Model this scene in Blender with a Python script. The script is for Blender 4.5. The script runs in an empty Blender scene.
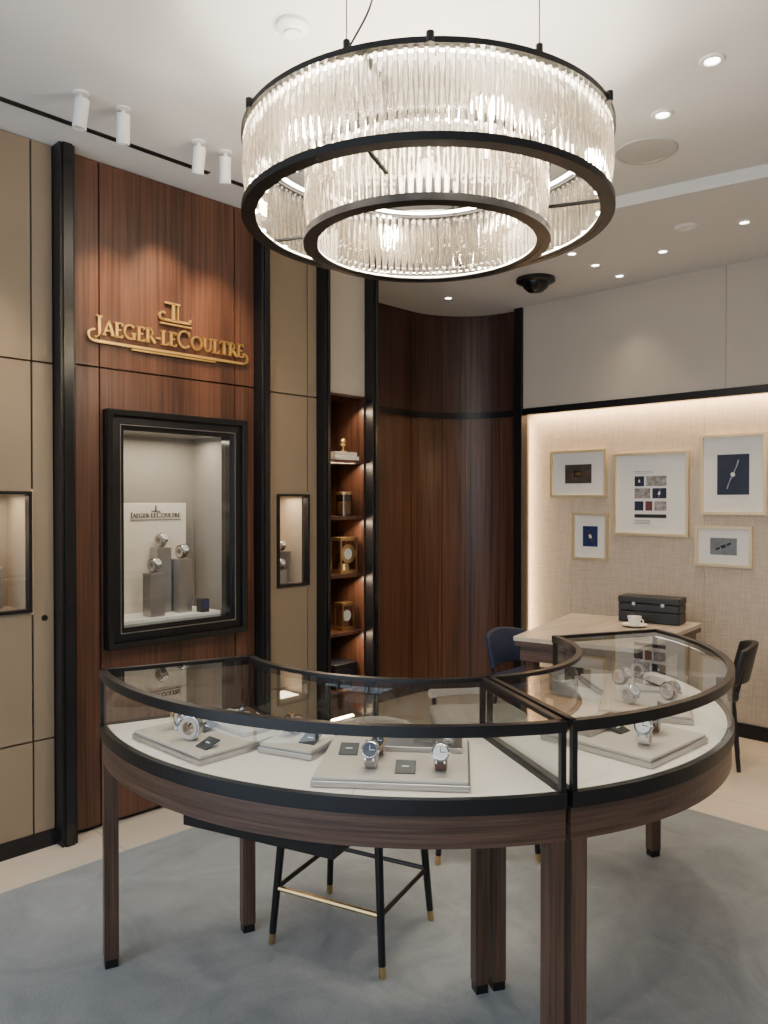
import bpy, bmesh, math, random
from mathutils import Vector, Matrix
random.seed(7)
S=bpy.context.scene
D2R=math.pi/180

# ---------------------------------------------------------------- materials
def new_mat(name):
    m=bpy.data.materials.new(name); m.use_nodes=True
    nt=m.node_tree
    return m,nt,nt.nodes['Principled BSDF'],nt.nodes['Material Output']
def mat(name,c,rough=.5,metal=0,var=.06,scale=(20,20,20),detail=3,bump=0,dist=0,spec=None,coat=0):
    m,nt,b,o=new_mat(name)
    tc=nt.nodes.new('ShaderNodeTexCoord'); mp=nt.nodes.new('ShaderNodeMapping')
    mp.inputs['Scale'].default_value=scale
    nt.links.new(tc.outputs['Object'],mp.inputs['Vector'])
    n=nt.nodes.new('ShaderNodeTexNoise'); n.inputs['Scale'].default_value=1
    n.inputs['Detail'].default_value=detail; n.inputs['Distortion'].default_value=dist
    nt.links.new(mp.outputs[0],n.inputs['Vector'])
    r=nt.nodes.new('ShaderNodeValToRGB')
    r.color_ramp.elements[0].position=.3; r.color_ramp.elements[1].position=.7
    r.color_ramp.elements[0].color=(*[max(0,x*(1-var)) for x in c],1)
    r.color_ramp.elements[1].color=(*[min(1,x*(1+var)) for x in c],1)
    nt.links.new(n.outputs['Fac'],r.inputs[0]); nt.links.new(r.outputs[0],b.inputs['Base Color'])
    b.inputs['Roughness'].default_value=rough; b.inputs['Metallic'].default_value=metal
    if spec is not None: b.inputs['Specular IOR Level'].default_value=spec
    if coat: b.inputs['Coat Weight'].default_value=coat
    if bump:
        bp=nt.nodes.new('ShaderNodeBump'); bp.inputs['Strength'].default_value=bump; bp.inputs['Distance'].default_value=.01
        nt.links.new(n.outputs['Fac'],bp.inputs['Height']); nt.links.new(bp.outputs[0],b.inputs['Normal'])
    return m
def emis(name,c,s):
    m,nt,b,o=new_mat(name)
    b.inputs['Base Color'].default_value=(*c,1)
    b.inputs['Emission Color'].default_value=(*c,1); b.inputs['Emission Strength'].default_value=s
    return m
def glassy(name,tint=(1,1,1),base=.05,edge=.6,rough=0.0):
    m,nt,b,o=new_mat(name); nt.nodes.remove(b)
    t=nt.nodes.new('ShaderNodeBsdfTransparent'); t.inputs[0].default_value=(*tint,1)
    g=nt.nodes.new('ShaderNodeBsdfGlossy'); g.inputs['Roughness'].default_value=rough
    lw=nt.nodes.new('ShaderNodeLayerWeight'); lw.inputs[0].default_value=.5
    p=nt.nodes.new('ShaderNodeMath'); p.operation='POWER'; p.inputs[1].default_value=4
    k=nt.nodes.new('ShaderNodeMath'); k.operation='MULTIPLY_ADD'; k.inputs[1].default_value=edge; k.inputs[2].default_value=base
    mx=nt.nodes.new('ShaderNodeMixShader')
    nt.links.new(lw.outputs['Facing'],p.inputs[0]); nt.links.new(p.outputs[0],k.inputs[0])
    nt.links.new(k.outputs[0],mx.inputs[0]); nt.links.new(t.outputs[0],mx.inputs[1]); nt.links.new(g.outputs[0],mx.inputs[2])
    nt.links.new(mx.outputs[0],o.inputs[0])
    return m
def crystal(name):
    m,nt,b,o=new_mat(name); nt.nodes.remove(b)
    t=nt.nodes.new('ShaderNodeBsdfTransparent'); t.inputs[0].default_value=(.86,.83,.78,1)
    g=nt.nodes.new('ShaderNodeBsdfGlass'); g.inputs['Roughness'].default_value=.0; g.inputs['IOR'].default_value=1.52; g.inputs[0].default_value=(.97,.955,.93,1)
    tr=nt.nodes.new('ShaderNodeBsdfTranslucent'); tr.inputs[0].default_value=(1,.93,.80,1)
    m1=nt.nodes.new('ShaderNodeMixShader'); m1.inputs[0].default_value=.11
    nt.links.new(g.outputs[0],m1.inputs[1]); nt.links.new(tr.outputs[0],m1.inputs[2])
    mx=nt.nodes.new('ShaderNodeMixShader'); mx.inputs[0].default_value=.80
    nt.links.new(t.outputs[0],mx.inputs[1]); nt.links.new(m1.outputs[0],mx.inputs[2]); nt.links.new(mx.outputs[0],o.inputs[0])
    return m
def wood(name,c1,c2,scale=(60,60,1.2),rough=.38):
    m,nt,b,o=new_mat(name)
    tc=nt.nodes.new('ShaderNodeTexCoord'); mp=nt.nodes.new('ShaderNodeMapping'); mp.inputs['Scale'].default_value=scale
    nt.links.new(tc.outputs['Object'],mp.inputs['Vector'])
    n=nt.nodes.new('ShaderNodeTexNoise'); n.inputs['Scale'].default_value=1; n.inputs['Detail'].default_value=6; n.inputs['Roughness'].default_value=.65
    nt.links.new(mp.outputs[0],n.inputs['Vector'])
    mp2=nt.nodes.new('ShaderNodeMapping'); mp2.inputs['Scale'].default_value=tuple(s*.12 for s in scale)
    nt.links.new(tc.outputs['Object'],mp2.inputs['Vector'])
    n2=nt.nodes.new('ShaderNodeTexNoise'); n2.inputs['Scale'].default_value=1; n2.inputs['Detail'].default_value=2
    nt.links.new(mp2.outputs[0],n2.inputs['Vector'])
    ad=nt.nodes.new('ShaderNodeMath'); ad.operation='MULTIPLY_ADD'; ad.inputs[1].default_value=.65
    m2=nt.nodes.new('ShaderNodeMath'); m2.operation='MULTIPLY'; m2.inputs[1].default_value=.35
    nt.links.new(n2.outputs['Fac'],m2.inputs[0]); nt.links.new(n.outputs['Fac'],ad.inputs[0]); nt.links.new(m2.outputs[0],ad.inputs[2])
    r=nt.nodes.new('ShaderNodeValToRGB'); e=r.color_ramp.elements
    e[0].position=.40; e[1].position=.60; e[0].color=(*c1,1); e[1].color=(*c2,1)
    nt.links.new(ad.outputs[0],r.inputs[0]); nt.links.new(r.outputs[0],b.inputs['Base Color'])
    b.inputs['Roughness'].default_value=rough
    return m
def weave(name,c,var=.05,sc=90):
    m,nt,b,o=new_mat(name)
    tc=nt.nodes.new('ShaderNodeTexCoord')
    fs=[]
    for s in ((sc*.15,sc*.15,sc*3),(sc*3,sc*3,sc*.15)):
        mp=nt.nodes.new('ShaderNodeMapping'); mp.inputs['Scale'].default_value=s
        nt.links.new(tc.outputs['Object'],mp.inputs['Vector'])
        n=nt.nodes.new('ShaderNodeTexNoise'); n.inputs['Scale'].default_value=1; n.inputs['Detail'].default_value=2
        nt.links.new(mp.outputs[0],n.inputs['Vector']); fs.append(n)
    a=nt.nodes.new('ShaderNodeMath'); nt.links.new(fs[0].outputs['Fac'],a.inputs[0]); nt.links.new(fs[1].outputs['Fac'],a.inputs[1])
    h=nt.nodes.new('ShaderNodeMath'); h.operation='MULTIPLY'; h.inputs[1].default_value=.5; nt.links.new(a.outputs[0],h.inputs[0])
    r=nt.nodes.new('ShaderNodeValToRGB'); e=r.color_ramp.elements; e[0].position=.38; e[1].position=.62
    e[0].color=(*[x*(1-var) for x in c],1); e[1].color=(*[min(1,x*(1+var)) for x in c],1)
    nt.links.new(h.outputs[0],r.inputs[0]); nt.links.new(r.outputs[0],b.inputs['Base Color'])
    b.inputs['Roughness'].default_value=.75
    return m

M={}
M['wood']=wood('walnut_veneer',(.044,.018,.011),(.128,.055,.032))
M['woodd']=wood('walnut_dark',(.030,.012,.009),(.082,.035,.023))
M['woodh']=wood('walnut_apron',(.040,.021,.014),(.115,.062,.042),scale=(3,3,130),rough=.35)
M['woodl']=wood('walnut_leg',(.040,.021,.014),(.115,.062,.042),scale=(120,120,2.5),rough=.35)
M['desk']=wood('desk_top_wood',(.42,.36,.30),(.60,.53,.46),scale=(20,2,20),rough=.3)
M['tan']=mat('tan_leather_panel',(.240,.182,.122),.6,var=.05,scale=(3,3,3),bump=.02)
M['tanlight']=weave('pale_fabric_panel',(.48,.43,.35),.04)
M['beige']=mat('beige_wallpaper',(.53,.465,.39),.7,var=.02,scale=(4,4,4))
M['weave']=weave('woven_wallcovering',(.54,.455,.36),.14,60)
M['blk']=mat('black_bronze_metal',(.010,.010,.012),.35,metal=.3,var=.1)
M['blkm']=mat('black_matt_metal',(.006,.006,.007),.7,var=.1,spec=.2)
M['blkg']=mat('black_gloss',(.008,.008,.009),.18,var=.1)
M['ceil']=mat('ceiling_paint',(.65,.655,.66),.8,var=.01,scale=(2,2,2))
M['white']=mat('white_plastic',(.75,.75,.74),.45,var=.02)
M['gold']=mat('gold_metal',(.95,.62,.20),.32,metal=.85,var=.05)
M['brass']=mat('brass',(.58,.41,.20),.3,metal=1,var=.05)
M['goldf']=mat('champagne_frame',(.72,.60,.38),.4,metal=.5,var=.04)
M['steel']=mat('steel',(.50,.50,.52),.22,metal=1,var=.03)
M['satin']=mat('satin_steel',(.45,.43,.42),.3,metal=.9,var=.03)
M['cream']=mat('cream_leather',(.78,.70,.62),.55,var=.02,scale=(60,60,60),bump=.02)
M['creamd']=mat('greige_leather',(.52,.455,.39),.55,var=.03,scale=(60,60,60))
M['cuff']=mat('cuff_leather',(.50,.43,.36),.55,var=.03,scale=(60,60,60))
M['paper']=mat('paper_mat',(.82,.80,.76),.8,var=.01)
M['card']=mat('black_card',(.012,.013,.016),.4,var=.1)
M['navy']=mat('navy_velvet',(.008,.018,.06),.7,var=.2,scale=(30,30,30))
M['navyp']=mat('navy_print',(.007,.014,.042),.5,var=.15)
M['bluep']=mat('blue_print',(.010,.022,.10),.5,var=.15)
M['greyp']=mat('grey_print',(.17,.185,.21),.5,var=.3,scale=(14,14,14))
M['palep']=mat('pale_photo_print',(.28,.265,.26),.5,var=.6,scale=(40,40,40))
M['brownp']=mat('sepia_print',(.06,.045,.035),.5,var=.4,scale=(18,18,18))
M['brown']=mat('brown_strap',(.10,.04,.02),.5,var=.2)
M['red']=mat('burgundy_print',(.12,.03,.035),.5,var=.2)
M['leath']=mat('black_leather',(.010,.011,.015),.4,var=.2)
M['chairf']=mat('chair_fabric',(.30,.27,.235),.8,var=.06)
M['dial']=mat('dial_white',(.65,.65,.64),.3,var=.02)
M['dialb']=mat('dial_blue',(.03,.045,.075),.3,var=.1)
M['dialk']=mat('dial_black',(.012,.012,.014),.3,var=.1)
M['nichew']=mat('display_lining',(.28,.25,.22),.7,var=.03,scale=(60,60,60))
M['nichel']=mat('niche_lining_light',(.46,.39,.31),.7,var=.03,scale=(60,60,60))
M['led']=emis('led_warm',(1,.76,.48),6)
M['deckfill']=emis('deck_fill_glow',(1,.92,.80),16)  # glow for the added strip that brightens the case decks
M['ledc']=emis('led_chandelier',(1,.88,.68),30)
M['leds']=emis('led_spot_dot',(1,.93,.80),60)
M['ledd']=emis('downlight_led',(1,.93,.82),14)
M['glass']=glassy('case_glass',(.92,.96,.97),.09,.6)
M['glasst']=glassy('top_glass',(.80,.85,.88),.12,.62)
M['amber']=glassy('amber_glass',(.6,.5,.35),.1,.5)
M['crys']=crystal('crystal_rod')
# carpet
m,nt,b,o=new_mat('blue_grey_carpet')
tc=nt.nodes.new('ShaderNodeTexCoord')
n1=nt.nodes.new('ShaderNodeTexNoise'); n1.inputs['Scale'].default_value=2.6; n1.inputs['Detail'].default_value=10; n1.inputs['Roughness'].default_value=.7; n1.inputs['Distortion'].default_value=1.6
n2=nt.nodes.new('ShaderNodeTexNoise'); n2.inputs['Scale'].default_value=260; n2.inputs['Detail'].default_value=2
nt.links.new(tc.outputs['Object'],n1.inputs['Vector']); nt.links.new(tc.outputs['Object'],n2.inputs['Vector'])
ma=nt.nodes.new('ShaderNodeMath'); ma.operation='MULTIPLY'; ma.inputs[1].default_value=.4; nt.links.new(n2.outputs['Fac'],ma.inputs[0])
mb=nt.nodes.new('ShaderNodeMath'); mb.operation='MULTIPLY_ADD'; mb.inputs[1].default_value=.6; nt.links.new(n1.outputs['Fac'],mb.inputs[0]); nt.links.new(ma.outputs[0],mb.inputs[2])
r=nt.nodes.new('ShaderNodeValToRGB'); e=r.color_ramp.elements; e[0].position=.38; e[1].position=.62
e[0].color=(.148,.170,.188,1); e[1].color=(.262,.288,.310,1)
nt.links.new(mb.outputs[0],r.inputs[0]); nt.links.new(r.outputs[0],b.inputs['Base Color'])
b.inputs['Roughness'].default_value=.9; b.inputs['Sheen Weight'].default_value=.3
bp=nt.nodes.new('ShaderNodeBump'); bp.inputs['Strength'].default_value=.6; bp.inputs['Distance'].default_value=.004
nt.links.new(n2.outputs['Fac'],bp.inputs['Height']); nt.links.new(bp.outputs[0],b.inputs['Normal'])
M['carpet']=m
# tile
m,nt,b,o=new_mat('cream_stone_tile')
tc=nt.nodes.new('ShaderNodeTexCoord'); br=nt.nodes.new('ShaderNodeTexBrick'); br.offset=0
br.inputs['Color1'].default_value=(.72,.64,.54,1); br.inputs['Color2'].default_value=(.68,.61,.51,1); br.inputs['Mortar'].default_value=(.48,.43,.37,1)
br.inputs['Scale'].default_value=1; br.inputs['Mortar Size'].default_value=.003; br.inputs['Brick Width'].default_value=.8; br.inputs['Row Height'].default_value=.8
nt.links.new(tc.outputs['Object'],br.inputs['Vector'])
n=nt.nodes.new('ShaderNodeTexNoise'); n.inputs['Scale'].default_value=5; n.inputs['Detail'].default_value=6; nt.links.new(tc.outputs['Object'],n.inputs['Vector'])
mx=nt.nodes.new('ShaderNodeMixRGB'); mx.blend_type='MULTIPLY'; mx.inputs[0].default_value=.2
nt.links.new(br.outputs[0],mx.inputs[1]); nt.links.new(n.outputs['Color'],mx.inputs[2]); nt.links.new(mx.outputs[0],b.inputs['Base Color'])
b.inputs['Roughness'].default_value=.25
M['tile']=m

# ---------------------------------------------------------------- geometry helpers
def root(name,loc=(0,0,0),yaw=0):
    e=bpy.data.objects.new(name,None); e.location=loc; e.rotation_euler=(0,0,yaw); e.empty_display_size=.1
    S.collection.objects.link(e); return e
def fin(name,bm,mt,par=None,smooth=False,bevel=0,bseg=2):
    bmesh.ops.recalc_face_normals(bm,faces=bm.faces)
    me=bpy.data.meshes.new(name); bm.to_mesh(me); bm.free()
    for p in me.polygons: p.use_smooth=smooth
    ob=bpy.data.objects.new(name,me); me.materials.append(M[mt] if isinstance(mt,str) else mt)
    S.collection.objects.link(ob)
    if par: ob.parent=par
    if bevel:
        bv=ob.modifiers.new('bevel','BEVEL'); bv.width=bevel; bv.segments=bseg; bv.limit_method='ANGLE'
    return ob
def addbox(bm,x0,x1,y0,y1,z0,z1,mtx=None):
    v=[bm.verts.new(Vector(p)) for p in ((x0,y0,z0),(x1,y0,z0),(x1,y1,z0),(x0,y1,z0),(x0,y0,z1),(x1,y0,z1),(x1,y1,z1),(x0,y1,z1))]
    if mtx:
        for q in v: q.co=mtx@q.co
    for f in ((0,3,2,1),(4,5,6,7),(0,1,5,4),(1,2,6,5),(2,3,7,6),(3,0,4,7)): bm.faces.new([v[i] for i in f])
def box(name,x0,x1,y0,y1,z0,z1,mt,par=None,bevel=0,smooth=False,bseg=2):
    bm=bmesh.new(); addbox(bm,x0,x1,y0,y1,z0,z1); return fin(name,bm,mt,par,smooth,bevel,bseg)
def boxes(name,lst,mt,par=None,bevel=0):
    bm=bmesh.new()
    for b_ in lst: addbox(bm,*b_)
    return fin(name,bm,mt,par,False,bevel)
def ringframe(name,x0,x1,y0,y1,z0,z1,w,mt,par,bevel=0):
    bm=bmesh.new()
    o=[(y0,z0),(y1,z0),(y1,z1),(y0,z1)]; i_=[(y0+w,z0+w),(y1-w,z0+w),(y1-w,z1-w),(y0+w,z1-w)]
    V=[[bm.verts.new((x,y,z)) for y,z in L_] for x in (x0,x1) for L_ in (o,i_)]
    ob_,ib,of,if_=V
    for k in range(4):
        j=(k+1)%4
        bm.faces.new((of[k],of[j],if_[j],if_[k])); bm.faces.new((ob_[k],ib[k],ib[j],ob_[j]))
        bm.faces.new((ob_[k],ob_[j],of[j],of[k])); bm.faces.new((ib[k],if_[k],if_[j],ib[j]))
    return fin(name,bm,mt,par,False,bevel)
def addlathe(bm,prof,n=32,mtx=None):
    rings=[]
    for r_,z in prof:
        ring=[]
        for i in range(n):
            a=2*math.pi*i/n; co=Vector((r_*math.cos(a),r_*math.sin(a),z))
            if mtx: co=mtx@co
            ring.append(bm.verts.new(co))
        rings.append(ring)
    for k in range(len(rings)-1):
        for i in range(n):
            bm.faces.new((rings[k][i],rings[k][(i+1)%n],rings[k+1][(i+1)%n],rings[k+1][i]))
    if prof[0][0]>1e-6: bm.faces.new(rings[0][::-1])
    if prof[-1][0]>1e-6: bm.faces.new(rings[-1])
def lathe(name,prof,mt,par=None,loc=(0,0,0),n=32,smooth=True,mtx=None):
    bm=bmesh.new(); addlathe(bm,prof,n,mtx); bmesh.ops.remove_doubles(bm,verts=bm.verts,dist=1e-6)
    ob=fin(name,bm,mt,par,smooth); ob.location=loc
    if smooth:
        md=ob.modifiers.new('es','EDGE_SPLIT'); md.split_angle=.6
    return ob
def torusbox(name,r0,r1,z0,z1,mt,par=None,n=96,smooth=True):
    bm=bmesh.new(); rr=[]
    for i in range(n):
        a=2*math.pi*i/n; c,s=math.cos(a),math.sin(a)
        rr.append([bm.verts.new((q*c,q*s,z)) for q,z in ((r0,z0),(r1,z0),(r1,z1),(r0,z1))])
    for i in range(n):
        A,B=rr[i],rr[(i+1)%n]
        for k in range(4): bm.faces.new((A[k],A[(k+1)%4],B[(k+1)%4],B[k]))
    return fin(name,bm,mt,par,False)
def arcbox(name,r0,r1,a0,a1,z0,z1,mt,par=None,n=56):
    bm=bmesh.new(); rr=[]
    for i in range(n+1):
        a=(a0+(a1-a0)*i/n)*D2R; c,s=math.cos(a),math.sin(a)
        rr.append([bm.verts.new((q*c,q*s,z)) for q,z in ((r0,z0),(r1,z0),(r1,z1),(r0,z1))])
    for i in range(n):
        A,B=rr[i],rr[i+1]
        for k in range(4): bm.faces.new((A[k],A[(k+1)%4],B[(k+1)%4],B[k]))
    bm.faces.new(rr[0]); bm.faces.new(rr[-1][::-1])
    return fin(name,bm,mt,par)
def arcsheet(name,r_,a0,a1,z0,z1,mt,par=None,n=56):
    bm=bmesh.new(); rr=[]
    for i in range(n+1):
        a=(a0+(a1-a0)*i/n)*D2R; rr.append([bm.verts.new((r_*math.cos(a),r_*math.sin(a),z)) for z in (z0,z1)])
    for i in range(n): bm.faces.new((rr[i][0],rr[i+1][0],rr[i+1][1],rr[i][1]))
    return fin(name,bm,mt,par,True)
def arctop(name,r0,r1,a0,a1,z,mt,par=None,n=56):
    bm=bmesh.new(); rr=[]
    for i in range(n+1):
        a=(a0+(a1-a0)*i/n)*D2R; rr.append([bm.verts.new((q*math.cos(a),q*math.sin(a),z)) for q in (r0,r1)])
    for i in range(n): bm.faces.new((rr[i][0],rr[i][1],rr[i+1][1],rr[i+1][0]))
    return fin(name,bm,mt,par)
def radbar(name,r0,r1,a,w,z0,z1,mt,par,off=0):
    bm=bmesh.new(); mtx=Matrix.Rotation(a*D2R,4,'Z'); addbox(bm,r0,r1,-w/2+off,w/2+off,z0,z1,mtx); return fin(name,bm,mt,par)
def prism(name,pts,z0,z1,mt,par=None,bevel=0):
    bm=bmesh.new(); b0=[bm.verts.new((x,y,z0)) for x,y in pts]; t0=[bm.verts.new((x,y,z1)) for x,y in pts]
    bm.faces.new(b0[::-1]); bm.faces.new(t0); n=len(pts)
    for i in range(n): bm.faces.new((b0[i],b0[(i+1)%n],t0[(i+1)%n],t0[i]))
    return fin(name,bm,mt,par,False,bevel)
def addrod(bm,p,q,r0,r1,n=10):
    p=Vector(p);q=Vector(q); d=(q-p); L=d.length
    mt=Matrix.Translation(p)@d.to_track_quat('Z','Y').to_matrix().to_4x4()
    addlathe(bm,[(r0,0),(r1,L)],n,mt)
def light(kind,name,loc,energy,color=(1,1,1),par=None,rot=(0,0,0),**kw):
    l=bpy.data.lights.new(name,kind); l.energy=energy; l.color=color
    for k,v in kw.items(): setattr(l,k,v)
    o=bpy.data.objects.new(name,l); o.location=loc; o.rotation_euler=rot; S.collection.objects.link(o)
    if par: o.parent=par
    return o
WARM=(1,.74,.48)

# ---------------------------------------------------------------- room shell
HF,HR=3.06,3.0
XR,YF,YB=5.0,-1.7,5.0
box('floor',-.9,XR,YF,5.4,-.1,0,'tile')
prism('carpet',[(.30,YF+.02),(XR-.02,YF+.02),(XR-.02,3.71),(.62,3.71),(.42,3.64),(.32,3.48)],0,.012,'carpet')
edge=[(-.9,3.42),(0,3.43)]+[(x,3.45+.335*(x/2.19)**1.35) for x in (.3,.6,.9,1.2,1.5,1.8,2.1,2.4,2.7,3.0)]+[(XR,4.0)]
ce=root('ceiling')
prism('ceiling_front',[(-.9,YF)]+[(XR,YF)]+edge[::-1],HF,HF+.1,'ceil',ce)
prism('ceiling_rear',edge+[(XR,5.4),(-.9,5.4)],HR,HF+.1,'ceil',ce)

box('wall_right',XR,XR+.1,YF,5.4,0,HF+.1,'beige')
wf=root('window_1')
for i,x in enumerate((.0,1.25,2.5,3.75,4.95)):
    box('mullion_%d'%i,x-.03,x+.03,YF-.06,YF,0,HF,'blk',wf)
box('window_rail',0,XR,YF-.06,YF,2.5,2.56,'blk',wf)

wl=root('wall_left')
box('shell',-.95,-.9,YF,5.4,0,HF+.1,'beige',wl)  # unseen skin behind the panels, added to block world light
G=.004
def panels(prefix,ys,zs,mt,holes=(),x1=0):
    bm=bmesh.new()
    for i in range(len(ys)-1):
        for j in range(len(zs)-1):
            y0,y1,z0,z1=ys[i]+G,ys[i+1]-G,zs[j]+G,zs[j+1]-G
            cut=[(max(y0,h[0]),min(y1,h[1]),max(z0,h[2]),min(z1,h[3])) for h in holes if h[0]<y1 and h[1]>y0 and h[2]<z1 and h[3]>z0]
            if not cut: addbox(bm,x1-.03,x1,y0,y1,z0,z1)
            else:
                a,b_,c,d=cut[0]
                for q in ((y0,a,z0,z1),(b_,y1,z0,z1),(a,b_,z0,c),(a,b_,d,z1)):
                    if q[1]-q[0]>.001 and q[3]-q[2]>.001: addbox(bm,x1-.03,x1,*q)
    return fin(prefix,bm,mt,wl)
def backing(name,y0,y1,holes):
    cuts=sorted(holes); bm=bmesh.new(); y=y0
    for h in cuts:
        if h[0]>y: addbox(bm,-.06,-.031,y,h[0],0,HF)
        addbox(bm,-.06,-.031,h[0],h[1],0,h[2]); addbox(bm,-.06,-.031,h[0],h[1],h[3],HF); y=h[1]
    if y<y1: addbox(bm,-.06,-.031,y,y1,0,HF)
    return fin(name,bm,'blk',wl)
NA=(.98,1.32,1.03,1.55); NB=(2.645,2.875,1.03,1.55); ND=(1.74,2.33,.885,1.85)
F1,F2,F3,F4=(1.418,1.488),(2.495,2.55),(2.94,2.985),(3.33,3.38)
ZS=[.02,.47,2.11,HF]
panels('tan_panels_a',[YF,-.6,.0,.66,1.325,F1[0]],ZS,'tan',[NA]); 
panels('wood_panels',[F1[1],1.628,2.368,F2[0]],[.02,2.12,HF],'wood',[(1.70,2.36,.86,1.88)])
panels('tan_panels_b',[F2[1],2.60,2.868,F3[0]],ZS,'tan',[NB])
panels('pale_panel',[F3[1],F4[0]],[2.15,HF],'tanlight')
backing('joint_backing',YF,F3[1],[NA,ND,NB])
box('joint_backing_top',-.06,-.031,F3[1],F4[0],2.14,HF,'blk',wl)
for i,(a,b_) in enumerate((F1,F2,F3,F4)):
    f=root('trim_%d'%(i+1)); box('fin',-.03 if i<3 else -.62,.07,a,b_,0,HF-.001,'blk',f,.003)
    box('fin_reveal',.07,.078,a+.015,b_-.015,0,HF-.001,'blkg',f)
box('baseboard_left',.0,.012,YF,F1[0],0,.07,'blk')
lathe('door_lock',[(.0,.006),(.012,.006),(.014,0)],'blk',None,(0.0,1.375,1.0),24,True,Matrix.Rotation(math.pi/2,4,'Y'))

def cuff_watch(par,x,y,z,yaw,strap='cream',dial='dial',s=1.0):
    w=root('watch',(x,y,z),yaw); w.parent=par
    bm=bmesh.new(); n=32; rr=[]
    R1,R2=.023*s,.028*s; cz=.030*s
    for i in range(n):
        a=2*math.pi*i/n; c,s_=math.cos(a),math.sin(a)
        wd=.012*s
        rr.append([bm.verts.new((q*c*.95,yy,cz+q*s_*1.03)) for q,yy in ((R1,-wd),(R2,-wd),(R2,wd),(R1,wd))])
    for i in range(n):
        A,B=rr[i],rr[(i+1)%n]
        for k in range(4): bm.faces.new((A[k],A[(k+1)%4],B[(k+1)%4],B[k]))
    ob=fin('strap',bm,strap,w,False,.0012*s)
    bm=bmesh.new(); rr=[]
    for i in range(n):
        a=2*math.pi*i/n; c,s_=math.cos(a),math.sin(a)
        rr.append([bm.verts.new((q*c*.95,yy,cz+q*s_*1.03)) for q,yy in ((R1*.66,-.0145*s),(R1,-.0145*s),(R1,.0145*s),(R1*.66,.0145*s))])
    for i in range(n):
        A,B=rr[i],rr[(i+1)%n]
        for k in range(4): bm.faces.new((A[k],A[(k+1)%4],B[(k+1)%4],B[k]))
    fin('cuff',bm,'cuff',w)
    T=Matrix.Translation((R2*.95*math.cos(.55),0,cz+R2*math.sin(.55)))@Matrix.Rotation(math.pi/2-.55,4,'Y')
    bm=bmesh.new(); addlathe(bm,[(.0165*s,-.004*s),(.019*s,-.001*s),(.019*s,.004*s),(.0162*s,.006*s)],28,T)
    for q in (-1,1):
        addbox(bm,q*.019*s-.004*s,q*.019*s+.004*s,-.010*s,-.007*s,-.003*s,.003*s,T); addbox(bm,q*.019*s-.004*s,q*.019*s+.004*s,.007*s,.010*s,-.003*s,.003*s,T)
    addbox(bm,-.002*s,.002*s,.018*s,.022*s,-.001*s,.003*s,T); fin('watch_case',bm,'steel' if dial!='dialk' else 'brass',w)
    bm=bmesh.new(); addlathe(bm,[(.0150*s,.006*s),(.0150*s,.0068*s)],28,T); fin('dial_face',bm,dial,w)
    bm=bmesh.new(); addbox(bm,-.010*s,.001*s,-.0007*s,.0007*s,.0068*s,.0074*s,T); addbox(bm,-.0007*s,.0007*s,0,.011*s,.0068*s,.0074*s,T); fin('hands',bm,'blkg' if dial=='dial' else 'dial',w)
    return w
def niche(name,h,depth,lining,lw,frame=.014,fx=.012):
    y0,y1,z0,z1=h
    r_=root(name)
    bm=bmesh.new(); t=.01
    addbox(bm,-depth-t,-depth,y0-t,y1+t,z0-t,z1+t)
    addbox(bm,-depth,-.001,y0-t,y0,z0-t,z1+t); addbox(bm,-depth,-.001,y1,y1+t,z0-t,z1+t)
    addbox(bm,-depth,-.001,y0,y1,z0-t,z0); addbox(bm,-depth,-.001,y0,y1,z1,z1+t)
    fin('lining',bm,lining,r_)
    ringframe('frame',-.03,fx,y0,y1,z0,z1,frame,'blk',r_)
    bm=bmesh.new(); v=[bm.verts.new((-.004,y,z)) for y,z in ((y0,z0),(y1,z0),(y1,z1),(y0,z1))]; bm.faces.new(v); fin('glass_pane',bm,'glass',r_)
    light('AREA','niche_light',(-depth*.45,(y0+y1)/2,z1-.02),lw,WARM,r_,(0,0,0),shape='RECTANGLE',size=depth*.5,size_y=(y1-y0)*.8)
    return r_
na=niche('wall_display_niche',NA,.28,'nichel',1.3); nb=niche('wall_display_niche.001',NB,.28,'nichel',1.3)
for r_,yc in ((na,1.20),(nb,2.80)):
    box('plinth',-.20,-.12,yc-.045,yc+.045,1.042,1.22,'satin',r_,.003)
    box('plinth_low',-.11,-.05,yc-.10,yc-.04,1.042,1.12,'satin',r_,.003)
    box('backboard',-.272,-.262,yc-.12,yc+.06,1.045,1.42,'cream',r_,.002)
    cuff_watch(r_,-.16,yc,1.22,0,'brown'); cuff_watch(r_,-.08,yc-.07,1.12,0,'brown')

# large framed vitrine
vd=root('framed_watch_vitrine')
y0,y1,z0,z1=1.640,2.412,.824,1.932
ringframe('frame_outer',0,.055,y0,y1,z0,z1,.03,'blkg',vd,.004)
ringframe('frame_mid',0,.035,y0+.03,y1-.03,z0+.03,z1-.03,.04,'blk',vd,.003)
ringframe('frame_bead',0,.040,y0+.067,y1-.067,z0+.067,z1-.067,.004,'steel',vd)
ringframe('frame_inner',-.05,.022,y0+.071,y1-.071,z0+.071,z1-.071,.022,'blkg',vd)
a,b_,c,d=y0+.08,y1-.08,z0+.08,z1-.08
bm=bmesh.new(); dp=.34
addbox(bm,-dp-.01,-dp,a,b_,c,d); addbox(bm,-dp,-.03,a-.01,a,c,d); addbox(bm,-dp,-.03,b_,b_+.01,c,d)
addbox(bm,-dp,-.03,a,b_,c-.01,c); addbox(bm,-dp,-.03,a,b_,d,d+.01); fin('lining',bm,'nichew',vd)
bm=bmesh.new(); v=[bm.verts.new((.005,y,z)) for y,z in ((a,c),(b_,c),(b_,d),(a,d))]; bm.faces.new(v); fin('glass_pane',bm,'glass',vd)
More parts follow.
